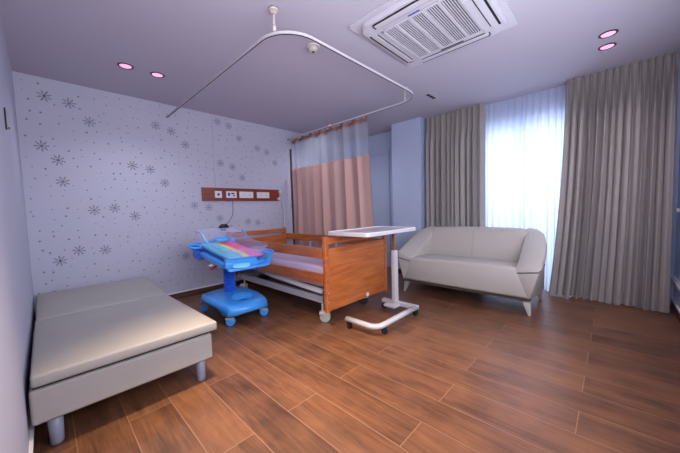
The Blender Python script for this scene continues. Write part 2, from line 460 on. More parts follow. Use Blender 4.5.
for sx, nm in ((BX0+.012, 'near'), (BX1-.012, 'far')):
    r = MB().span((sx-.012, BY0+.03, .655), (sx+.012, BY1-.03, .755)).build('side_rail', M['bedwood_y'], bed, bevel=.006)
    MB().span((sx-.012, BY0+.03, .40), (sx+.012, BY1-.03, .51)).build('lower_slat', M['bedwood_y'], r, bevel=.006)
    for y in (2.75, 3.3):
        if nm == 'far': MB().span((sx-.006, y, .50), (sx+.006, y+.03, .66)).build('rail_post', M['whitem'], r)
# mattress
slab([(BX0+.045, BY0+.04), (BX1-.045, BY0+.04), (BX1-.045, BY1-.04), (BX0+.045, BY1-.04)], lambda s, t: .575, .14, 'mattress', M['sheet'], bed, .03, 20, 34, .012)
# mattress platform and white frame
MB().span((BX0+.06, BY0+.06, .36), (BX1-.06, BY1-.06, .415)).build('platform', M['whitem'], bed, bevel=.008)
o = MB()
for x in (BX0+.10, BX1-.14):
    o.span((x, BY0+.04, .17), (x+.04, BY1-.04, .245))
for y in (BY0+.10, BY1-.14): o.span((BX0+.10, y, .17), (BX1-.10, y+.05, .245))
o.build('lower_frame', M['whitem'], bed, bevel=.008)
for x in (BX0+.07, BX1-.07): MB().tube([(x, BY0+.1, .31), (x, BY0+1.0, .35), (x, BY1-.35, .42)], .028, 8).build('frame_tube', M['whitem'], bed, smooth=True)
o = MB()
for x in (BX0+.2, BX1-.2):
    o.tube([(x, BY0+.25, .23), (x, BY0+.75, .37)], .016, 8); o.tube([(x, BY0+1.2, .37), (x, BY0+1.55, .23)], .016, 8)
o.tube([(2.3, BY0+.4, .22), (2.3, BY0+1.1, .34)], .03, 10); o.span((2.1, 2.7, .24), (2.5, 2.8, .33))
o.build('lifting_mechanism', M['greym'], bed)
def caster(par, x, y, r, wd, m_wheel, m_fork, top, m_hub=None, ang=0.0, name='caster'):
    """twin-disc caster touching the floor at x,y ; top = stem top height"""
    dx, dy = math.cos(ang), math.sin(ang)
    st = MB(); st.cyl((x, y, r*1.6), (x, y, top), r*.22, seg=10)
    ax = Vector((-dy, dx, 0))                    # axle direction
    c = Vector((x+dx*r*.45, y+dy*r*.45, r))
    rot = Matrix(((dx, -dy, 0), (dy, dx, 0), (0, 0, 1)))
    st.box(c+Vector((-dx*r*.2, -dy*r*.2, r*.75)), (r*1.8, wd*1.15, r*.45), rot)
    st.box(c+Vector((-dx*r*.1, -dy*r*.1, r*.2)), (r*.5, wd*.45, r*1.1), rot)
    k = st.build(name, m_fork, par, bevel=r*.08)
    for s_ in (-1, 1):
        a = c+ax*(s_*wd*.22); b = c+ax*(s_*wd*.5)
        MB().tube([a, a.lerp(b, .15), a.lerp(b, .85), b], [r*.93, r, r, r*.9], 22).build('wheel', m_wheel, k, smooth=False, bevel=0)
        if m_hub:
            e = b+ax*(s_*.004)
            MB().cyl(b, e, r*.62, r*.5, 18).build('wheel_hub', m_hub, k)
    return k
for x, y, a, mh in ((BX0+.08, BY0+.13, -.8, M['wheelgrey']), (BX1-.24, BY0+.13, 2.2, M['greym']), (BX0+.12, BY1-.2, 2.0, M['wheelgrey']), (BX1-.13, BY1-.2, 1.0, M['wheelgrey'])):
    caster(bed, x, y, .052, .05, M['wheelgrey'] if mh == M['wheelgrey'] else M['rubber'], M['whitem'], .18, mh, a)

# ------------------------------------------------------------------ overbed table
ot = thing('overbed_table', 'white wheeled overbed table standing in front of the orange footboard', 'table', (2.58, 1.69, 0))
def arc(cx, cy, r, a0, a1, z, n=8): return [(cx+r*math.cos(a0+(a1-a0)*k/n), cy+r*math.sin(a0+(a1-a0)*k/n), z) for k in range(n+1)]
zb = .085
path = [(1.93, 1.80, zb), (1.93, 1.60, zb)]+arc(2.02, 1.54, .09, PI, 1.5*PI, zb)+[(2.3, 1.45, zb), (2.60, 1.45, zb)]
MB().tube(path, .026, 12, flat=(.030, .024)).build('base_frame', M['whitem'], ot, smooth=True)
MB().span((2.575, 1.425, .065), (2.63, 1.86, .108)).build('base_bar', M['whitem'], ot, bevel=.008)
MB().span((2.47, 1.62, .066), (2.58, 1.76, .095)).build('base_plate', M['whitem'], ot, bevel=.006)
MB().span((2.56, 1.665, .105), (2.625, 1.715, .665)).build('column', M['whitem'], ot, bevel=.008)
MB().span((2.573, 1.672, .66), (2.612, 1.708, .872)).build('inner_column', M['chrome'], ot, bevel=.004)
MB().span((2.28, 1.65, .862), (2.63, 1.73, .882)).build('bracket', M['whitem'], ot, bevel=.003)
tt = MB().prism(rrect(1.87, 2.70, 1.48, 1.98, .035), lambda x, y: (x, y, .876), lambda x, y: (x, y, .903)).build('tabletop', M['whitem'], ot, bevel=.004)
rim = MB().prism(rrect(1.87, 2.70, 1.48, 1.98, .035), lambda x, y: (x, y, .9025), lambda x, y: (x, y, .911), [rrect(1.882, 2.688, 1.492, 1.968, .026)])
rim.build('raised_edge', M['plate'], tt)
for x, y, a in ((1.93, 1.775, -1.9), (2.04, 1.462, -1.0), (2.60, 1.46, -.2), (2.60, 1.83, 2.6)):
    caster(ot, x, y, .027, .032, M['rubber'], M['rubber'], .068, M['greym'], a)

# ------------------------------------------------------------------ baby bassinet trolley
bs = thing('baby_bassinet', 'blue plastic baby bassinet trolley with a clear tub and striped mattress', 'bassinet', (1.40, 3.05, 0))
CX, CY = 1.405, 3.03
# moulded base: squircle height field with basin
o = MB(); nn = 44; G = {}
hx, hy = .235, .38
for i in range(nn+1):
    for j in range(nn+1):
        a, b = -1+2*i/nn, -1+2*j/nn
        # square -> rounded square
        u = a*math.sqrt(1-.30*b*b); v = b*math.sqrt(1-.30*a*a)
        x, y = u*hx*1.08, v*hy*1.08
        e = max(abs(a), abs(b))
        z = .232-.035*(abs(v)**2.2)-.02*(abs(u)**2)
        z += .02*math.exp(-((x/.09)**2+((y-.08)/.11)**2))
        d = math.sqrt(((x-.02)/.115)**2+((y+.205)/.10)**2)
        if d < 1.25:
            k = max(0, min(1, (1.12-d)/.22)); k = k*k*(3-2*k); z = z*(1-k)+(.165)*k
            if d > .9: z += .006*math.exp(-((d-1.12)/.06)**2)
        if e > .86:
            k = (e-.86)/.14; z -= .028*k**2
        G[i, j] = o.bm.verts.new((CX+x, CY+y, z))
for i in range(nn):
    for j in range(nn): o._f((G[i, j], G[i+1, j], G[i+1, j+1], G[i, j+1]))
edge = [(i, 0) for i in range(nn)]+[(nn, j) for j in range(nn)]+[(i, nn) for i in range(nn, 0, -1)]+[(0, j) for j in range(nn, 0, -1)]
low = []
for (i, j) in edge:
    p = G[i, j].co; a, b = -1+2*i/nn, -1+2*j/nn
    # arch between the feet on the long sides and short sides
    t = b if abs(a) >= abs(b) else a
    drop = .100+.066*max(0, 1-(abs(t)/.74)**4) if abs(a) >= abs(b) else .108+.015*max(0, 1-(abs(t)/.7)**2.4)
    c = Vector((CX, CY, 0)); q = (p-c)*1.03+c
    low.append((o.bm.verts.new((q.x, q.y, max(drop+.015, .10+.0))) if False else o.bm.verts.new((q.x, q.y, drop))))
for k in range(len(edge)):
    l = (k+1) % len(edge); o._f((G[edge[k]], G[edge[l]], low[l], low[k]))
base = o.build('base', M['blue'], bs, solid=.006, smooth=True)
o = MB(); ov = [(CX+.02+.098*math.cos(2*PI*k/36), CY-.205+.083*math.sin(2*PI*k/36), .171) for k in range(36)]
o.loft([ov, [(x, y, .174) for x, y, z in ov]], True, True)
o.build('basin', M['blue3'], base, smooth=False)
MB().span((1.20, 3.04, .206), (1.30, 3.07, .216)).build('pedal_slot', M['blue2'], base, bevel=.003)
for x, y, a in ((1.24, 3.36, 2.5), (1.21, 2.73, -.75), (1.58, 2.72, -.7), (1.58, 3.36, -.9)):
    caster(bs, x, y, .042, .042, M['blue'], M['beige_hub'], .12, M['blue'], a)
# bellows column
prof = [(.075, .20), (.072, .225)]
z = .235
while z < .60:
    prof += [(.068, z), (.052, z+.012)]; z += .024
prof += [(.07, .61), (.09, .64)]
MB().lathe(prof, (CX, CY+.06, 0), seg=32).build('bellows_column', M['blue2'], bs, smooth=False)
# tilted top group
TZ = .70; TILT = Matrix.Translation((CX, CY, TZ)) @ Matrix.Rotation(math.radians(7.5), 4, 'X')
HXT, HYT = .225, .40
o = MB().prism(rrect(-.24, .24, -.40, .40, .09), lambda x, y: (x, y, -.075), lambda x, y: (x, y, -.03), [rrect(-.19, .19, -.35, .35, .07)])
tray = o.xf(TILT).build('tray_frame', M['blue'], bs, bevel=.008, seg=3)
MB().prism(rrect(-.20, .20, -.36, .36, .07), lambda x, y: (x, y, -.06), lambda x, y: (x, y, -.045)).xf(TILT).build('tray_floor', M['blue'], tray)
MB().lathe([(.10, -.13), (.13, -.08), (.16, -.06)], (0, .06, 0)).xf(TILT).build('support_cup', M['blue'], tray, smooth=True)
def lip(sgn, notch):
    y0 = sgn*.40
    def bow(x): return sgn*.055*(1-(abs(x)/.27)**2)
    L_ = []
    def seg_(p, q, n=8): L_.extend([(p[0]+(q[0]-p[0])*k/n, p[1]+(q[1]-p[1])*k/n) for k in range(n)])
    seg_((-.25, .03), (-.25, -.045), 3); seg_((-.25, -.045), (-.215, -.085), 3); seg_((-.215, -.085), (.215, -.085), 18); seg_((.215, -.085), (.25, -.045), 3); seg_((.25, -.045), (.25, .045), 3)
    if notch:
        seg_((.25, .045), (.212, .05), 3); seg_((.212, .05), (.195, .02), 2); seg_((.195, .02), (.185, -.028), 3); seg_((.185, -.028), (.165, -.045), 2); seg_((.165, -.045), (.075, -.045), 5)
        seg_((.075, -.045), (.055, -.03), 2); seg_((.055, -.03), (.048, .02), 3); seg_((.048, .02), (.02, .042), 3); seg_((.02, .042), (-.25, .03), 12)
    else: seg_((.25, .045), (-.25, .03), 18)
    hole = [(-.115+.085*math.copysign(abs(math.cos(t))**.6, math.cos(t)), -.028+.022*math.copysign(abs(math.sin(t))**.8, math.sin(t))) for t in [2*PI*k/28 for k in range(28)]]
    o = MB().prism(L_, lambda x, z: (x, y0+bow(x)-.012*sgn, z), lambda x, z: (x, y0+bow(x)+.022*sgn, z), [hole])
    # top shelf joining lip to frame
    k = o.xf(TILT).build('end_lip', M['blue'], tray, bevel=.005, ang=50)
    if notch:
        MB().prism([(x*.98, z*.98) for x, z in hole], lambda x, z: (x, y0+bow(x)-.035, z), lambda x, z: (x, y0+bow(x)-.02, z)).xf(TILT).build('handle_recess', M['cyan'], k)
lip(-1, True); lip(1, False)
for cx, cy in ((-.272, .27), (.278, -.30)):
    P = [(cx+.055*math.cos(2*PI*k/28), cy+.08*math.sin(2*PI*k/28), .022) for k in range(28)]
    MB().tube(P, .013, 10, closed=True).xf(TILT).build('side_loop', M['blue'], tray, smooth=True)
MB().prism(rrect(-.26, -.18, .20, .40, .03), lambda x, y: (x, y, -.11), lambda x, y: (x, y, -.03)).xf(TILT).build('corner_bumper', M['blue2'], tray, bevel=.02, seg=3)
# clear tub : S-stepped rim, high at the head (far) end
def rimz(y):
    t = max(0, min(1, (y-.02)/.17)); t = t*t*(3-2*t)
    return .115+.065*t
out0 = rrect(-.195, .195, -.36, .36, .05, 8); out1 = rrect(-.235, .235, -.405, .405, .05, 8)
# resample both loops densely along straight edges
def dens(P, n=120):
    L_ = [Vector(p) for p in P]; L_.append(L_[0]); d = [0]
    for a, b in zip(L_, L_[1:]): d.append(d[-1]+(b-a).length)
    R = []; i = 0
    for k in range(n):
        s_ = d[-1]*k/n
        while d[i+1] < s_: i += 1
        R.append(L_[i].lerp(L_[i+1], (s_-d[i])/max(1e-9, d[i+1]-d[i])))
    return R
D0, D1 = dens(out0), dens(out1)
rings = []
for k in range(7):
    t = k/6; rings.append([(a.x+(b.x-a.x)*t, a.y+(b.y-a.y)*t, (-.012)*(1-t)+rimz(b.y)*t) for a, b in zip(D0, D1)])
o = MB(); o.loft(rings, True, False); R0 = [v for v in o.bm.verts][:120]; o._f(R0)
tub = o.xf(TILT).build('clear_tub', M['tub'], bs, smooth=True)
MB().tube([(b.x*1.005, b.y*1.005, rimz(b.y)) for b in D1], .005, 6, closed=True).xf(TILT).build('tub_rim', M['tub'], tub, smooth=True)
for sg in (-1, 1):
    P = [(sg*.238, .205-.20*k/10, rimz(.205-.20*k/10)+.001) for k in range(11)]
    MB().tube(P, .0075, 8).xf(TILT).build('blue_edge_trim', M['cyan'] if sg < 0 else M['blue'], tub, smooth=True)
slab([(-.188, -.355), (.188, -.355), (.188, .355), (-.188, .355)], lambda s, t: .028, .03, 'mattress', M['stripes'], None, .01, 10, 20, .004).parent = tub
mm = bpy.data.objects[[o.name for o in bpy.data.objects if o.parent == tub and o.name.startswith('mattress')][0]]
mm.data.transform(TILT); mm.data.transform(Matrix.Translation(-wloc(tub)))
P = [(.03+.085*math.cos(2*PI*k/32), .27+.05*math.sin(2*PI*k/32), .075) for k in range(32)]
MB().tube(P, .012, 10, closed=True, flat=(.008, .018)).xf(TILT).build('head_hoop', M['blue'], tub, smooth=True)
P = [(.03+.06*math.cos(2*PI*k/24), .27+.035*math.sin(2*PI*k/24)) for k in range(24)]
MB().prism(P, lambda x, y: (x, y, .05), lambda x, y: (x, y, .056)).xf(TILT).build('hoop_reflection', M['red'], tub)  # red disc painting the reflection seen inside the hoop
lv = MB().tube([(1.33, 3.05, .60), (1.22, 2.99, .585), (1.14, 2.96, .58)], [.008, .010, .013], 10).build('tilt_lever', M['whitem'], bs, smooth=True)
MB().tube([(1.215, 2.97, .563), (1.18, 2.95, .555), (1.14, 2.93, .553)], [.012, .014, .008], 10).build('lever_grip', M['red'], lv, smooth=True)

# ------------------------------------------------------------------ sofa
SX, SY = 3.27, 2.06   # front plane x ; left-hand end (seen from the front)
sf = thing('two_seat_sofa', 'warm grey leather two-seat sofa with sloping arms under the window', 'sofa', (3.65, 1.29, 0))
def W(u, v, z): return (SX+v, SY-u, z)      # u across 0..1.54, v depth
SW = 1.54
# seat block, wider at the foot of its front face
def seat_ring(v, zt, zb_, ut, ub): return [W(ub, v, zb_), W(ut, v, zt), W(SW-ut, v, zt), W(SW-ub, v, zb_)]
o = MB()
rings = []
for v, zt, zb_, ut, ub in ((.0, .43, .18, .15, .065), (.02, .465, .172, .155, .06), (.30, .462, .165, .16, .05), (.56, .44, .155, .16, .05)):
    n = 12
    bt = [W(ub+(SW-2*ub)*k/n, v-.012*math.sin(PI*k/n)*(v < .1), zb_) for k in range(n+1)]
    tp = [W(ut+(SW-2*ut)*(1-k/n), v-.012*math.sin(PI*k/n)*(v < .1), zt+.014*math.sin(PI*k/n)) for k in range(n+1)]
    rings.append(bt+tp)
o.loft(rings)
o.build('seat', M['leather'], sf, bevel=.022, seg=4, smooth=True, ang=40)
# backrest (inner cushion face)
o = MB(); rings = []
for u, top in ((.10, .70), (.17, .80), (.26, .832), (.5, .838), (.77, .838), (1.04, .838), (1.28, .832), (1.37, .80), (1.44, .70)):
    rings.append([W(u, .50, .40), W(u, .475, .46), W(u, .56, top-.06), W(u, .60, top-.008), W(u, .66, top), W(u, .715, top-.03), W(u, .73, .5), W(u, .72, .16)])
o.loft(rings); o.build('backrest', M['leather'], sf, bevel=.015, seg=3, smooth=True, ang=50)
# arms
def arm(side):
    def U(u): return u if side == 0 else SW-u
    st = [  # v, outer-bottom u, outer-top (u,z), inner-top (u,z), inner-bottom (u,z), zb
        (.0, .06, (-.02, .475), (.175, .455), (.085, .22), .18),
        (.04, .05, (-.04, .530), (.19, .480), (.15, .30), .172),
        (.20, .03, (-.045, .60), (.20, .535), (.16, .36), .165),
        (.40, .02, (-.025, .695), (.205, .655), (.17, .38), .155),
        (.57, .02, (.02, .785), (.215, .765), (.18, .40), .155),
        (.66, .03, (.10, .825), (.25, .82), (.20, .40), .155),
        (.73, .05, (.13, .77), (.28, .80), (.22, .40), .16)]
    rings = []
    for v, ob, ot_, it, ib, zb_ in st:
        rings.append([W(U(ob), v, zb_), W(U((ob*.4+ot_[0]*.6)-.004), v, zb_+(ot_[1]-zb_)*.6), W(U(ot_[0]), v, ot_[1]-.03), W(U(ot_[0]+.012), v, ot_[1]),
                      W(U((ot_[0]+it[0])/2), v, (ot_[1]+it[1])/2+.012), W(U(it[0]-.01), v, it[1]), W(U(it[0]), v, it[1]-.03), W(U(ib[0]), v, ib[1]), W(U(ib[0]-.02), v, zb_)])
    o = MB(); o.loft(rings)
    a = o.build('armrest', M['leather'], sf, bevel=.012, seg=3, smooth=True, ang=45)
    # dark seam under the pad of the arm front
    P = [W(U(-.046), .12, .52), W(U(-.035), .03, .475), W(U(-.015), -.004, .452), W(U(.08), -.006, .438), W(U(.165), -.006, .425)]
    MB().tube(P, .005, 6).build('arm_seam', M['seam'], a, smooth=True)
arm(0); arm(1)
P = [W(.77, .474, .47), W(.77, .555, .775), W(.77, .60, .833), W(.77, .66, .842)]
MB().tube(P, .003, 6).build('back_seam', M['leather'], sf, smooth=True)
MB().span(W(.07, .07, .125), W(SW-.07, .70, .165)).build('base_rail', M['seam'], sf, bevel=.004)  # dark colour carries the shade under the sofa
for u, v, du, dv in ((.09, .06, -.03, -.03), (SW-.09, .06, .03, -.03), (.09, .66, -.02, .02), (SW-.09, .66, .02, .02)):
    o = MB(); s_ = .035
    o.loft([[W(u+du+a*.011, v+dv+b*.011, 0) for a, b in ((-1, -1), (1, -1), (1, 1), (-1, 1))], [W(u+a*s_, v+b*s_*.8, .128) for a, b in ((-1, -1), (1, -1), (1, 1), (-1, 1))]])
    o.build('leg', M['satin'], sf, bevel=.003)

# ------------------------------------------------------------------ curtains
def drape(name, m, y0, y1, xc, ztop, zbot, pleats, amp, seed, flare=0, pinch=True, hemwave=.0, nz=40, par=None, ret=False, spp=16):
    rnd = random.Random(seed); n = pleats*spp; o = MB(); rows = []
    wid = [rnd.uniform(.7, 1.3) for _ in range(pleats)]; s_ = sum(wid); cum = [0]
    for w_ in wid: cum.append(cum[-1]+w_/s_)
    am = [rnd.uniform(.55, 1.35) for _ in range(pleats)]; sk = [rnd.uniform(-.25, .25) for _ in range(pleats)]
    for r in range(nz+1):
        t = r/nz; z = ztop+(zbot-ztop)*t; row = []
        for i in range(n+1):
            k = min(i//spp, pleats-1); q = (i-k*spp)/spp
            f_ = cum[k]+(cum[k+1]-cum[k])*q
            ph = 2*PI*q
            a = amp*am[k]*(1 if t > .12 else .35+.65*t/.12)
            w_ = math.cos(ph+.5*math.sin(ph+sk[k]))
            if pinch:
                # pinch pleat: a tight crest at the heading that opens into a broad fold below
                g_ = min(1, t/.20); g_ = g_*g_*(3-2*g_)
                wt_ = (1-2.0*math.exp(-((q-.5)/.12)**2))*.8
                qq = max(0, min(1, q+sk[k]*.6*q*(1-q)))
                wb_ = 1-2.0*abs(math.sin(PI*qq))**.62+.16*math.sin(4*PI*q+k)*math.sin(PI*q)
                w_ = wt_*(1-g_)+wb_*g_
                a = amp*(.8+.2*g_)*(1+(am[k]-1)*g_)
            drift = math.sin(f_*9+seed)*.25*t
            off = a*w_*(1-.25*abs(drift))+.003*noise.noise(Vector((f_*12, z*.8, seed)))
            y = y0+(y1-y0)*f_ + flare*t*t*(1-f_) + .25*a*math.sin(ph*1.0+k)*t
            x = xc+off+.012*math.sin(f_*7+seed)*t-(.05*t*f_ if flare else 0)
            zz = z+(hemwave*math.sin(f_*23+seed) if r == nz else 0)
            row.append(o.bm.verts.new((x, y, zz)))
        rows.append(row)
    for r in range(nz):
        for i in range(n): o._f((rows[r][i], rows[r][i+1], rows[r+1][i+1], rows[r+1][i]))
    return o.build(name, m, par, smooth=True)
CXD = 4.29
d1 = drape('window_curtain', M['drape'], 2.17, 1.30, CXD, ZC-.004, .02, 11, .055, 3, hemwave=.006)
tag(setorigin(d1, (CXD, 1.75, 0)), 'taupe pleated curtain hanging beside the column behind the sofa', 'curtain', None)
d2 = drape('window_curtain', M['drape'], .43, -.425, CXD-.03, ZC-.004, .008, 14, .058, 11, flare=.12, hemwave=.005)
tag(setorigin(d2, (CXD, 0, 0)), 'wide taupe pleated curtain reaching the floor in the corner right of the sheer', 'curtain', None)
d3 = drape('sheer_curtain', M['sheer'], 1.36, .36, 4.40, ZC-.004, .012, 14, .022, 5, pinch=False, hemwave=.004)
tag(setorigin(d3, (4.4, .85, 0)), 'white sheer curtain glowing with daylight between the two taupe curtains', 'curtain')

# bed privacy curtain on the ceiling-hung track
TXR, TY, TXL, TZK = 3.05, 1.60, 1.18, 2.36
pc = thing('privacy_curtain', 'rose cubicle curtain with white mesh top hanging beside the bed', 'curtain', (TXR, 3.2, .3))
def pdrape(name, m, ztop, zbot, seed_amp=1.0, nzr=20):
    o = MB(); rows = []; n = 220
    for r in range(nzr+1):
        z = ztop+(zbot-ztop)*r/nzr; t = (2.33-z)/2.0; row = []
        for i in range(n+1):
            f_ = i/n; y = 4.02+(2.36-4.02)*f_
            ph = f_*2*PI*8+1.2*math.sin(f_*5)
            x = TXR+(.035+.02*t)*math.sin(ph+.6*math.sin(ph))*(.6+.4*math.sin(f_*17+1))+.015*math.sin(f_*40)*t
            y += -.10*t*f_+.012*math.cos(ph)
            row.append(o.bm.verts.new((x, y, z-(.028*abs(math.sin(f_*PI*15)) if r == nzr and nzr == 3 else 0)-.02*math.cos(ph)*(1-t*.6)*.5)))
        rows.append(row)
    for r in range(nzr):
        for i in range(n): o._f((rows[r][i], rows[r][i+1], rows[r+1][i+1], rows[r+1][i]))
    return o.build(name, m, pc, smooth=True)
pdrape('header_tape', M['hem'], 2.335, 2.285, nzr=3)
pdrape('mesh_panel', M['mesh'], 2.285, 1.84, nzr=8)
pdrape('fabric_panel', M['pinkcloth'], 1.84, .30)
for i in range(15):
    y = 4.04-i*.115; MB().cyl((TXR, y, 2.345), (TXR, y, 2.325), .006, seg=8).build('glider', M['plate'], pc)

# track
r_ = .26
tp = [(TXL, YB-.001, TZK), (TXL, 3.0, TZK), (TXL, TY+r_, TZK)]+arc(TXL+r_, TY+r_, r_, PI, 1.5*PI, TZK, 14)+[(2.0, TY, TZK), (TXR-r_, TY, TZK)]+arc(TXR-r_, TY+r_, r_, -PI/2, 0, TZK, 14)+[(TXR, 3.0, TZK), (TXR, YB-.001, TZK)]
tk = thing('curtain_track', 'white U-shaped curtain track hung from the ceiling around the bed', 'curtain track', (2.1, 1.6, TZK))
def rail(path, wd, ht, name, m, par):
    P = [Vector(p) for p in path]; rings = []
    for i, p in enumerate(P):
        t = (P[min(i+1, len(P)-1)]-P[max(i-1, 0)]).normalized(); s_ = Vector((-t.y, t.x, 0))
        rings.append([p+s_*wd/2+Vector((0, 0, ht/2)), p-s_*wd/2+Vector((0, 0, ht/2)), p-s_*wd/2-Vector((0, 0, ht/2)), p+s_*wd/2-Vector((0, 0, ht/2))])
    return MB().loft(rings).build(name, m, par)
rl = rail(tp, .020, .018, 'rail', M['track'], tk)
rail([(x, y, z-.0105) for x, y, z in tp], .006, .003, 'glider_slot', M['dark'], rl)
for x, y in ((TXL+.02, TY+.13), (TXR-.002, TY+.2)):
    k = MB().cyl((x, y, TZK+.01), (x, y, ZC-.012), .008).build('hanger_rod', M['acbeige'], tk, smooth=True)
    MB().lathe([(.032, -.014), (.036, 0), (.02, -.03)][::-1], (x, y, ZC-.001)).build('ceiling_rose', M['acbeige'], k, smooth=True)
    MB().lathe([(.014, 0), (.014, .04)], (x, y, TZK+.012)).build('rod_collar', M['acbeige'], k, smooth=True)

# ------------------------------------------------------------------ ceiling fittings
AX, AY = 2.18, 1.03
ac = thing('ceiling_air_conditioner', 'square white four-way cassette air conditioner set in the ceiling', 'air conditioner', (AX, AY, ZC))
MB().prism(rrect(AX-.465, AX+.465, AY-.47, AY+.47, .012), lambda x, y: (x, y, ZC-.012), lambda x, y: (x, y, ZC-.0005)).build('trim_panel', M['acwhite'], ac, bevel=.004)
zf = ZC-.045
body = MB().prism(rrect(AX-.425, AX+.425, AY-.425, AY+.425, .10), lambda x, y: (AX+(x-AX)*.975, AY+(y-AY)*.975, zf), lambda x, y: (x, y, ZC-.012)).build('front_panel', M['acwhite'], ac, bevel=.006)
o = MB()
for k in range(4):
    rm = Matrix.Rotation(k*PI/2, 3, 'Z')
    c = Vector((AX, AY, zf-.0015)); o.box(c+rm @ Vector((0, .388, 0)), (.58, .016, .004), rm)
    o.box(c+rm @ Vector((0, .330, 0)), (.54, .006, .004), rm)
    o.box(c+rm @ Vector((.298, .36, 0)), (.006, .045, .004), rm)
o.build('air_slots', M['dark'], body)
for k in range(4):
    rm = Matrix.Rotation(k*PI/2, 3, 'Z'); c = Vector((AX, AY, zf-.006))
    MB().box(c+rm @ Vector((0, .358, .002)), (.565, .046, .008), rm @ Matrix.Rotation(math.radians(4), 3, 'X')).build('air_flap', M['acwhite'], body, bevel=.003)
gr = MB().span((AX-.272, AY-.272, zf-.001), (AX+.272, AY+.272, zf+.01)).build('intake_grille', M['grille'], body)
o = MB(); n_ = 34
for k in range(n_):
    y = AY-.262+.524*k/(n_-1); o.box((AX, y, zf-.004), (.53, .0058, .005))
o.build('louvres', M['acwhite'], gr)
o = MB()
for k in range(1, 5): o.box((AX, AY-.272+.544*k/5, zf-.006), (.545, .02, .008))
for s_ in (-1, 1):
    o.box((AX, AY+s_*.277, zf-.006), (.57, .016, .008)); o.box((AX+s_*.277, AY, zf-.006), (.016, .57, .008))
o.build('grille_frame', M['acwhite'], gr, bevel=.001)
MB().box((AX+.30, AY-.02, zf-.0075), (.010, .19, .003)).build('latch_slot', M['dark'], gr)
# blue maker's mark reduced to illegible blue strokes as in the photograph
o = MB()
for k in range(7): o.box((AX-.292, AY+.045-.013*k, zf-.0016), (.014 if k%2 else .011, .0105, .002))
o.build('blue_badge', M['bluetext'], body)
o = MB()
for k in range(4): o.box((AX+.292, AY+.20+.014*k, zf-.0016), (.010, .009, .002))
o.build('small_blue_print', M['bluetext'], body)

sd = thing('smoke_detector', 'small round off-white smoke detector on the ceiling inside the curtain track', 'smoke detector', (1.70, 1.89, ZC))
MB().lathe([(.0, -.012), (.055, -.012), (.06, -.001), (.0, -.001)], (1.70, 1.89, ZC)).build('base', M['acbeige'], sd, smooth=False)
MB().lathe([(.0, -.045), (.026, -.045), (.036, -.036), (.04, -.012), (0, -.012)], (1.70, 1.89, ZC)).build('head', M['acbeige'], sd, smooth=False)
MB().lathe([(.0, -.050), (.010, -.050), (.012, -.044), (0, -.044)], (1.70, 1.89, ZC)).build('sensor_window', M['greym'], sd)

dl = thing('downlight', 'pink-glowing recessed downlight over the daybed, nearer the left wall', 'downlight', (.63, 3.33, ZC), 'recessed ceiling downlights')
MB().lathe([(.048, -.001), (.052, -.006), (.062, -.004), (.064, -.0005), (.048, -.0005)], (.63, 3.33, ZC), caps=False).build('trim_ring', M['greym'], dl, smooth=True)
MB().lathe([(.0, -.003), (.046, -.003), (.047, -.001), (0, -.001)], (.63, 3.33, ZC)).build('lens', M['lamp'], dl)
dup_tree(dl, (.89, 3.33, ZC), 'pink-glowing recessed downlight over the daybed, nearer the curtain track')
dup_tree(dl, (3.38, .06, ZC), 'pink-glowing recessed downlight near the window curtains, the one further from them')
dup_tree(dl, (3.64, .07, ZC), 'pink-glowing recessed downlight closest to the wide taupe curtain')
dup_tree(dl, (3.41, 3.41, ZC), 'small recessed downlight just above the rose privacy curtain')
vg = thing('ceiling_grille', 'tiny dark three-slot ceiling vent between cassette unit and column', 'vent', (3.51, 1.70, ZC))
MB().box((3.51, 1.70, ZC-.004), (.24, .07, .006), Matrix.Rotation(0, 3, 'Z')).build('frame', M['acwhite'], vg)
for k in range(3): MB().box((3.44+.07*k, 1.70, ZC-.008), (.052, .045, .003)).build('slot', M['dark'], vg)

# ------------------------------------------------------------------ on the wallpaper wall
yp = YB-.03
sp_ = thing('socket_panel', 'long dark-red wooden socket panel on the snowflake wallpaper', 'socket panel', (2.18, YB, 1.385))
MB().span((1.55, yp, 1.29), (2.81, YB-.001, 1.48)).build('board', M['panelwood'], sp_, bevel=.003)
def plate(x0, x1, name='socket_plate'):
    return MB().span((x0, yp-.010, 1.335), (x1, yp-.0005, 1.432)).build(name, M['plate'], sp_, bevel=.003)
p = plate(1.72, 1.82, 'television_outlet')
MB().box((1.77, yp-.011, 1.383), (.032, .004, .032)).build('outlet_hole', M['dark'], p)
p = plate(1.885, 2.045, 'data_plate')
MB().box((1.925, yp-.011, 1.388), (.035, .004, .045)).build('port', M['bluetext'], p)
o = MB(); o.box((1.985, yp-.011, 1.40), (.05, .003, .02)); o.box((2.0, yp-.011, 1.37), (.03, .003, .016)); o.build('switch', M['greym'], p)
for a, b in ((2.09, 2.32), (2.385, 2.61)):
    p = plate(a, b)
    for c in (a+.065, b-.065):
        o = MB()
        for dx, dz in ((0, .016), (-.012, -.008), (.012, -.008)): o.box((c+dx, yp-.011, 1.385+dz), (.006, .003, .008))
        o.build('pin_holes', M['greym'], p)
for z, nm in ((1.445, 'upper'), (1.325, 'lower')):
    o = MB().lathe([(.0, -.045), (.018, -.045), (.024, -.03), (.024, -.001), (0, -.001)], (2.815+(0 if z > 1.4 else -.03), yp, z), 'y').build('gas_outlet_knob', M['plate'], sp_, smooth=False)
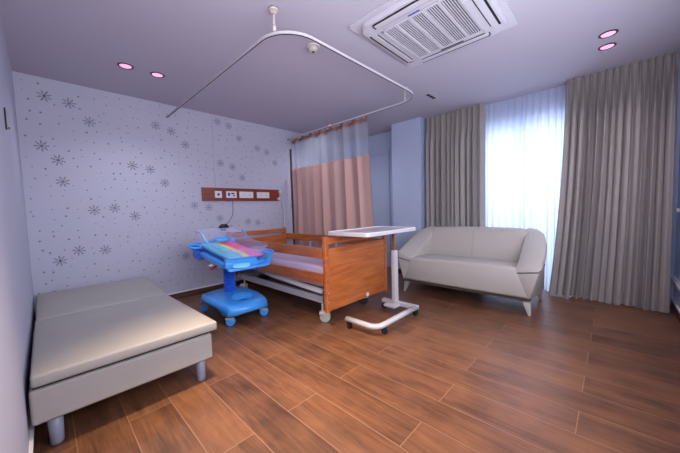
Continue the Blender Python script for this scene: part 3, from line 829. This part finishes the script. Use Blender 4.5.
# cable and handset
cb = MB().tube([(1.985, YB-.02, 1.29), (1.99, YB-.012, 1.18), (1.98, YB-.012, 1.08), (1.92, YB-.015, .99), (1.87, YB-.02, .95)], .004, 6).build('cable', M['seam'], None, smooth=True)
tag(setorigin(cb, (1.98, YB-.01, 1.29)), 'thin dark cable curving down the wallpaper below the socket panel', 'cable')
hs = thing('grey_handset', 'small grey handset hung on wallpaper behind the bassinet', 'handset', (1.83, YB-.02, .92))
MB().tube([(1.76, YB-.03, .90), (1.79, YB-.045, .925), (1.85, YB-.045, .925), (1.89, YB-.03, .90)], [.018, .032, .032, .018], 12).build('body', M['greym'], hs, smooth=True)
MB().span((1.79, YB-.03, .86), (1.86, YB-.001, .93)).build('wall_mount', M['seam'], hs, bevel=.006)
c2 = MB().tube([(2.84, YB-.04, 1.42), (2.87, YB-.05, 1.2), (2.875, YB-.06, .9), (2.87, YB-.08, .66), (2.88, YB-.08, .45)], .007, 8).build('white_cord', M['plate'], None, smooth=True)
tag(setorigin(c2, (2.84, YB-.04, 1.42)), 'white cord hanging from the end of the socket panel beside the headboard', 'cord')

# thing on the left wall
wh = thing('wall_hook', 'slim dark hook with bright tip on the left wall', 'hook', (XL, 2.52, 1.70))
MB().box((XL+.004, 2.44, 1.675), (.007, .018, .12)).build('plate', M['greym'], wh, bevel=.003)
MB().tube([(XL+.004, 2.455, 1.63), (XL+.012, 2.465, 1.625), (XL+.014, 2.47, 1.64)], .004, 8).build('hook_tip', M['chrome'], wh, smooth=True)
# curtain tie-back knob on right wall
kn = thing('curtain_tieback_knob', 'small off-white knob on the wall at the edge of the wide taupe curtain', 'knob', (4.17, YR, 1.01))
MB().lathe([(.0, .001), (.026, .001), (.026, .006), (.010, .010), (.010, .022), (.0, .022)], (4.17, YR, 1.01), 'y', 20).build('stem', M['acbeige'], kn, smooth=False)
MB().lathe([(.0, .022), (.022, .023), (.026, .030), (.018, .038), (.0, .039)], (4.17, YR, 1.01), 'y', 20).build('cap', M['acbeige'], kn, smooth=False)

# ------------------------------------------------------------------ light
def area(name, loc, target, sx, sy, power, col):
    l = bpy.data.lights.new(name, 'AREA'); l.shape = 'RECTANGLE'; l.size = sx; l.size_y = sy; l.energy = power; l.color = col
    o = bpy.data.objects.new(name, l); COL.objects.link(o); o.location = loc
    o.rotation_euler = (Vector(target)-Vector(loc)).to_track_quat('-Z', 'Y').to_euler(); return o
def spot(name, loc, power, col, ang=110, blend=.8, target=None, r=.05):
    l = bpy.data.lights.new(name, 'SPOT'); l.energy = power; l.color = col; l.spot_size = math.radians(ang); l.spot_blend = blend; l.shadow_soft_size = r
    o = bpy.data.objects.new(name, l); COL.objects.link(o); o.location = loc
    if target: o.rotation_euler = (Vector(target)-Vector(loc)).to_track_quat('-Z', 'Y').to_euler()
    return o
area('daylight_window', (5.1, .95, 1.25), (3.0, 1.4, .6), 1.3, 2.0, 58, (.74, .85, 1))
for i, (x, y) in enumerate(((.63, 3.33), (.89, 3.33), (3.38, .06), (3.64, .07))):
    spot('downlight_lamp', (x, y, ZC-.012), 26 if i < 2 else 16, (.84, .90, 1) if i < 2 else (1, .86, .86), 130, 1, r=.04)
spot('downlight_lamp', (3.41, 3.41, ZC-.012), 48, (.8, .88, 1), 150, 1, r=.04)
# ceiling room light out of the picture; below it, added fill lights
spot('ceiling_lamp_warm', (.80, 1.62, ZC-.02), 430, (1, .76, .48), 84, 1, (1.0, .95, 0), .10)
area('fill_right', (1.9, YR+.04, 1.5), (2.1, 3, 2.0), 3.4, .9, 80, (.88, .91, 1))  # added soft fill along the right wall, no real fixture
area('fill_left', (XL+.04, .4, 1.6), (3, 1.1, 2.3), 1.4, .9, 40, (.95, .92, .97))  # added fill from the left wall, unseen by the camera
w = bpy.data.worlds.new('world'); bpy.context.scene.world = w; w.use_nodes = True
nt = w.node_tree; bg = nt.nodes['Background']
sk = nt.nodes.new('ShaderNodeTexSky'); sk.sky_type = 'HOSEK_WILKIE'; sk.sun_direction = (-.3, -.5, .8); sk.turbidity = 4
nt.links.new(sk.outputs[0], bg.inputs[0]); bg.inputs[1].default_value = .5

# ------------------------------------------------------------------ camera (fitted)
cam = bpy.data.cameras.new('camera'); co = bpy.data.objects.new('camera', cam); COL.objects.link(co)
yaw, pitch, roll = math.radians(46.16), math.radians(3.48), math.radians(1.7125)
fw = Vector((math.cos(pitch)*math.sin(yaw), math.cos(pitch)*math.cos(yaw), -math.sin(pitch)))
r = Vector((math.cos(yaw), -math.sin(yaw), 0)); d = fw.cross(r)
r2 = r*math.cos(roll)+d*math.sin(roll); d2 = -r*math.sin(roll)+d*math.cos(roll)
co.matrix_world = Matrix((( r2.x, -d2.x, -fw.x, 0), (r2.y, -d2.y, -fw.y, 0), (r2.z, -d2.z, -fw.z, 1.12), (0, 0, 0, 1)))
cam.sensor_width = 36; cam.lens = 284.8*36/680; cam.clip_start = .02
sc_ = bpy.context.scene; sc_.camera = co
sc_.view_settings.view_transform = 'Standard'; sc_.view_settings.look = 'None'; sc_.view_settings.exposure = .2
